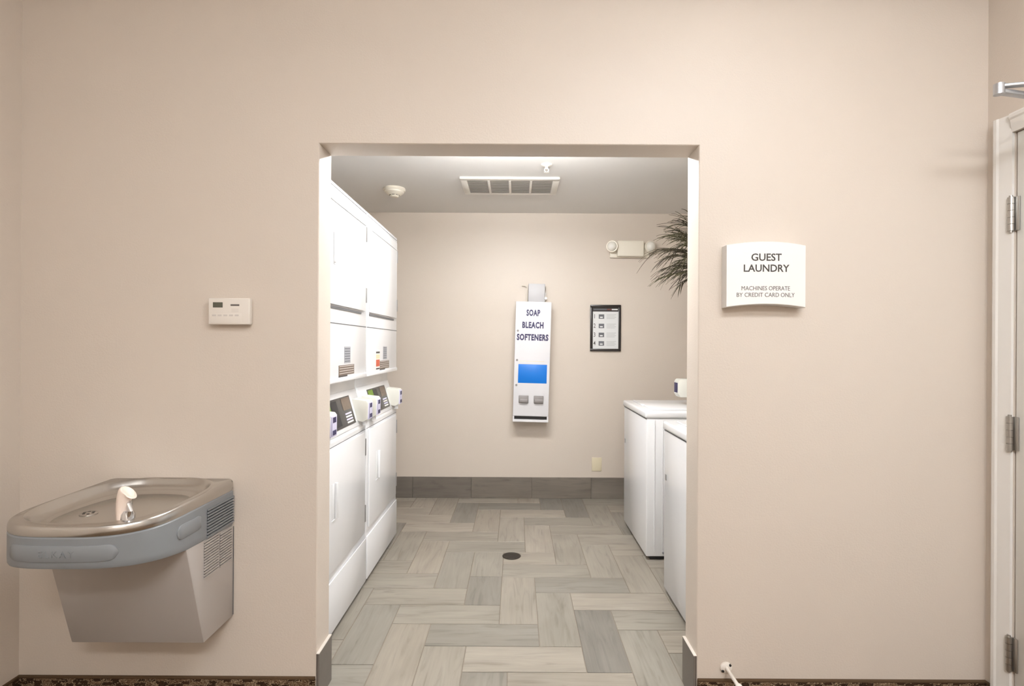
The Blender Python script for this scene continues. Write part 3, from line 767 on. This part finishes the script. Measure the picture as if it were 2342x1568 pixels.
# louvres: upper set in the apron, lower set in the cabinet flank
for y0, y1, z0, z1, n_, xs_, mt in ((.012, .176, .664, .752, 9, FHW, M['apron']), (.018, .094, .53, .642, 12, FHW - .004, M['cabinet']), (.100, .186, .53, .650, 13, FHW - .004, M['cabinet'])):
    cut = MB().box(.06, .26, -y1, -y0, fz(z0), fz(z1)).obj('cutter', mt, wf)
    for tgt in (cab_o, ap):
        md = tgt.modifiers.new('cut', 'BOOLEAN'); md.operation = 'DIFFERENCE'; md.object = cut; md.solver = 'EXACT'
        bpy.context.view_layer.update()
        me_ = bpy.data.meshes.new_from_object(tgt.evaluated_get(bpy.context.evaluated_depsgraph_get()))
        tgt.modifiers.clear()
        for p_ in me_.polygons: p_.use_smooth = tgt is ap
        me_.set_sharp_from_angle(angle=R(30))
        if tgt is cab_o or z1 > .70: tgt.data = me_
    bpy.data.objects.remove(cut)
    for k in range(n_ + 1):
        z = z0 + (z1 - z0) * k / n_
        MB().box(-.0015, .0035, -y1, -y0, -.0042 if n_ < 10 else -.0034, .0012 if n_ < 10 else .0022, mtx=Matrix.Translation((xs_, 0, fz(z)))).obj('louver', mt, wf)
# bubbler and strainer
bx, bd = onZ(292, 1203, .782); bd = -bd; bx -= FXC
zb0 = .778
bu = MB().rings(lathe([(.03, 0), (.03, .006), (.024, .01), (.019, .014), (.017, .04), (.012, .05)], 24, (bx, -bd, fz(zb0)))).obj('bubbler', M['chrome'], wf)
MB().tube([(bx + .006, -bd - .006, fz(zb0 + .02)), (bx + .012, -bd - .008, fz(zb0 + .05)), (bx + .008, -bd - .004, fz(zb0 + .07)), (bx - .004, -bd + .002, fz(zb0 + .078))], .0085, 12, .006).obj('spout', M['chrome'], bu)
gd = MB(); rsn = []
for i in range(15):
    f = i / 14; a = f * R(115)
    cx_ = -.016 - .004 * f + .036 * (1 - math.cos(a)) * .55; cz_ = .018 + .085 * math.sin(min(a, R(90))) - (.018 * (1 - math.cos(max(0, a - R(90)) * 3)) if a > R(90) else 0)
    wx_ = .013 + .008 * math.sin(f * 2.4); wy_ = .014 + .006 * math.sin(f * 2.2)
    if i == 14: wx_, wy_ = .006, .006
    dirx = math.sin(a) * .7
    rsn.append([(bx + cx_ + wx_ * math.cos(q) * (1 - .35 * dirx), -bd + wy_ * math.sin(q), fz(zb0 + cz_ - wx_ * math.cos(q) * dirx)) for q in [2 * math.pi * k / 16 for k in range(16)]])
gd.rings(rsn); gd.obj('mouth_guard', M['guard'], bu, 60)
qx, qd = onZ(203, 1182, .762); qd = -qd; qx -= FXC
qx = max(qx, -.16)
bpy.context.view_layer.update()
hit = basin.ray_cast(Vector((qx, -qd, fz(.9))), Vector((0, 0, -1)))
zs = (hit[1].z if hit[0] else fz(.757)) + FB - .0005
sn = MB().rings(lathe([(.024, 0), (.024, .0025), (.018, .004), (.004, .005)], 24, (qx, -qd, fz(zs)))).obj('strainer', M['stainless'], wf)
for k in range(6):
    a = k * math.pi / 3
    MB().cyl((qx + .013 * math.cos(a), -qd + .013 * math.sin(a), fz(zs + .0025)), (qx + .013 * math.cos(a), -qd + .013 * math.sin(a), fz(zs + .005)), .0042, n=8).obj('strainer_hole_shade', M['drain'], sn)  # dark discs paint in the shade of the strainer holes

# ------------------------------------------------------------------ thermostat
tx0, tz1 = onY(477, 681, -.03); tx1, tz0 = onY(571, 742, -.03)
th_ = thing('thermostat', 'off-white thermostat with small grey display on the hall wall', 'thermostat', ((tx0 + tx1) / 2, 0, (tz0 + tz1) / 2))
tw, tq = (tx1 - tx0) / 2, (tz1 - tz0) / 2
MB().box(-tw + .006, tw - .006, -.012, 0, -tq + .004, tq - .004, .002).obj('back_plate', M['offwhite'], th_)
MB().box(-tw, tw, -.032, -.01, -tq, tq, .004, 3).obj('case', M['offwhite'], th_)
def tp(px_, py_2): x, z = onY(px_, py_2, -.03); return x - (tx0 + tx1) / 2, z - (tz0 + tz1) / 2
a, b = tp(488, 691), tp(510, 703)
sc_ = MB().box(a[0], b[0], -.0326, -.031, b[1], a[1], .0005).obj('display', M['lcd'], th_)
MB().box(a[0], b[0], -.033, -.0324, a[1] - .004, a[1]).box(a[0], a[0] + .004, -.033, -.0324, b[1], a[1]).obj('display_edge', M['lcd'], sc_)
a, b = tp(528, 695.5), tp(548, 699.5)
MB().box(a[0], b[0], -.0324, -.0315, b[1], a[1]).obj('printed_mark', M['letter_l'], th_)
a, b = tp(481, 716), tp(553, 739)
fp = MB().box(a[0], b[0], -.0328, -.0315, b[1], a[1], .0006).obj('flap', M['offwhite'], th_)
for k in range(5):
    q = tp(486 + 13 * k, 719)
    MB().box(q[0], q[0] + .014, -.0334, -.0327, q[1] - .006, q[1]).obj('flap_mark', M['panelgrey'], fp)
for k in range(3):
    q = tp(530, 706 + 3 * k)
    MB().box(q[0], q[0] + .026, -.0324, -.0316, q[1] - .0015, q[1]).obj('button_line', M['panelgrey'], th_)

# ------------------------------------------------------------------ guest laundry sign
gx0 = onY(1650, 630, 0)[0]; gx1 = onY(1843, 630, -.05)[0]
gz1 = onY(1755, 556, -.05)[1]; gz0 = onY(1755, 699, -.05)[1]
gcx, gcz = (gx0 + gx1) / 2, (gz0 + gz1) / 2; gw, gh = (gx1 - gx0) / 2, (gz1 - gz0) / 2
sg = thing('wall_sign', 'white curved guest laundry sign on the hall wall', 'sign', (gcx, 0, gcz))
def bulge(x): return .048 + .010 * (1 - (x / gw) ** 2)
def arch(x): return .011 * (1 - (x / gw) ** 2) - .006
g = MB(); NS = 24; t_ = bmesh.new()
cols = []
for i in range(NS + 1):
    x = -gw + 2 * gw * i / NS
    cols.append([t_.verts.new((x, y, z + arch(x))) for y, z in ((-bulge(x) + .003, -gh), (-bulge(x), -gh + .002), (-bulge(x), gh - .002), (-bulge(x) + .003, gh), (-bulge(x) + .006, gh), (-bulge(x) + .006, -gh))])
for a, b in zip(cols, cols[1:]):
    for k in range(6): t_.faces.new((a[k], a[(k + 1) % 6], b[(k + 1) % 6], b[k]))
t_.faces.new(cols[0]); t_.faces.new(cols[-1][::-1]); bmesh.ops.recalc_face_normals(t_, faces=t_.faces[:])
g.merge(t_).obj('face', M['sign'], sg, 30)
g = MB(); t_ = bmesh.new(); cols = []
for i in range(NS + 1):
    x = (-gw + .0005) + (2 * gw - .001) * i / NS
    cols.append([t_.verts.new((x, y, z + arch(x))) for y, z in ((0, -gh), (-bulge(x) + .006, -gh), (-bulge(x) + .006, gh), (0, gh))])
for a, b in zip(cols, cols[1:]):
    for k in range(4): t_.faces.new((a[k], a[(k + 1) % 4], b[(k + 1) % 4], b[k]))
t_.faces.new(cols[0]); t_.faces.new(cols[-1][::-1]); bmesh.ops.recalc_face_normals(t_, faces=t_.faces[:])
g.merge(t_).obj('backing', M['sign'], sg, 30)
def sgp(px_, py_2): x, z = onY(px_, py_2, -.056); return x - gcx, z - gcz
curve = lambda co: Vector((co.x, co.y - bulge(co.x), co.z))
for body, px_, py_2, size, m_, sx, off in (('GUEST', 1752.5, 589, .036, M['letter'], 1.0, .0005), ('LAUNDRY', 1752.5, 614, .036, M['letter'], .98, .0005),
                                      ('MACHINES OPERATE', 1751.5, 659.5, .0215, M['letter_l'], .86, 0), ('BY CREDIT CARD ONLY', 1751.5, 674.5, .0215, M['letter_l'], .885, 0)):
    x, z = sgp(px_, py_2)
    text('lettering', body, size, m_, sg, (x, -.0003, z), sx=sx, offset=off, extr=.0005, warp=curve)

# ------------------------------------------------------------------ door stop by the carpet base
qx, qz = onY(1661, 1526, -.004)
ds = thing('door_stop', 'white wall mounted door stop above the carpet base', 'door stop', (qx, 0, qz))
MB().rings([[(x * s_, y, z * s_) for x, z in [(.021 * math.cos(2 * math.pi * k / 20), .019 * math.sin(2 * math.pi * k / 20)) for k in range(20)]] for y, s_ in ((0, 1), (-.005, 1), (-.009, .5))]).obj('base_flange', M['rubber'], ds)
for a in ((-.013, -.011), (.013, .010)):
    MB().cyl((a[0], -.009, a[1]), (a[0], -.003, a[1]), .0045, n=10).obj('screw', M['black'], ds)
MB().cyl((0, 0, 0), (0, -.115, 0), .0065, n=14).obj('rod', M['rubber'], ds)
MB().cyl((0, -.112, 0), (0, -.135, 0), .012, .011, n=16).obj('bumper', M['rubber'], ds)

# ------------------------------------------------------------------ door closer arm
eX, eZ = onY(2279, 205, -.33)
dc = thing('door_closer', 'silver door closer with folded arm above the white door', 'door closer', (XR, -.38, DZ))
def lc(x, y, z): return (x - XR, y + .38, z - DZ)
def bar(p, q, wy, hz, name, m_):
    p, q = Vector(p), Vector(q); d = q - p; L_ = d.length
    mt = Matrix.Translation(p) @ d.to_track_quat('X', 'Z').to_matrix().to_4x4()
    return MB().box(0, L_, -wy / 2, wy / 2, -hz / 2, hz / 2, .003, mtx=mt).obj(name, m_, dc)
E_ = lc(eX + .008, -.33, eZ)
bar((E_[0], E_[1], E_[2] - .006), lc(1.64, -.30, eZ - .012), .024, .012, 'main_arm', M['alu'])
bar((E_[0], E_[1], E_[2] + .009), lc(XR - .02, -.40, eZ + .006), .022, .010, 'forearm', M['alu'])
MB().cyl((E_[0], E_[1], E_[2] - .015), (E_[0], E_[1], E_[2] + .017), .014, n=20).obj('elbow', M['alu'], dc)
MB().box(XR - .055 - XR, 0.002, -.12, .10, -.085, -.025, .008).obj('closer_body', M['alu'], dc)
MB().cyl(lc(1.64, -.30, eZ - .02), lc(1.64, -.30, DZ - .05), .012, n=16).cyl(lc(1.64, -.30, DZ - .055), lc(1.69, -.30, DZ - .055), .012, n=12).obj('spindle', M['alu'], dc)
MB().box(XR - .022 - XR, -.0005, -.06, .03, eZ - .012 - DZ, eZ + .016 - DZ, .003).obj('arm_foot', M['alu'], dc)
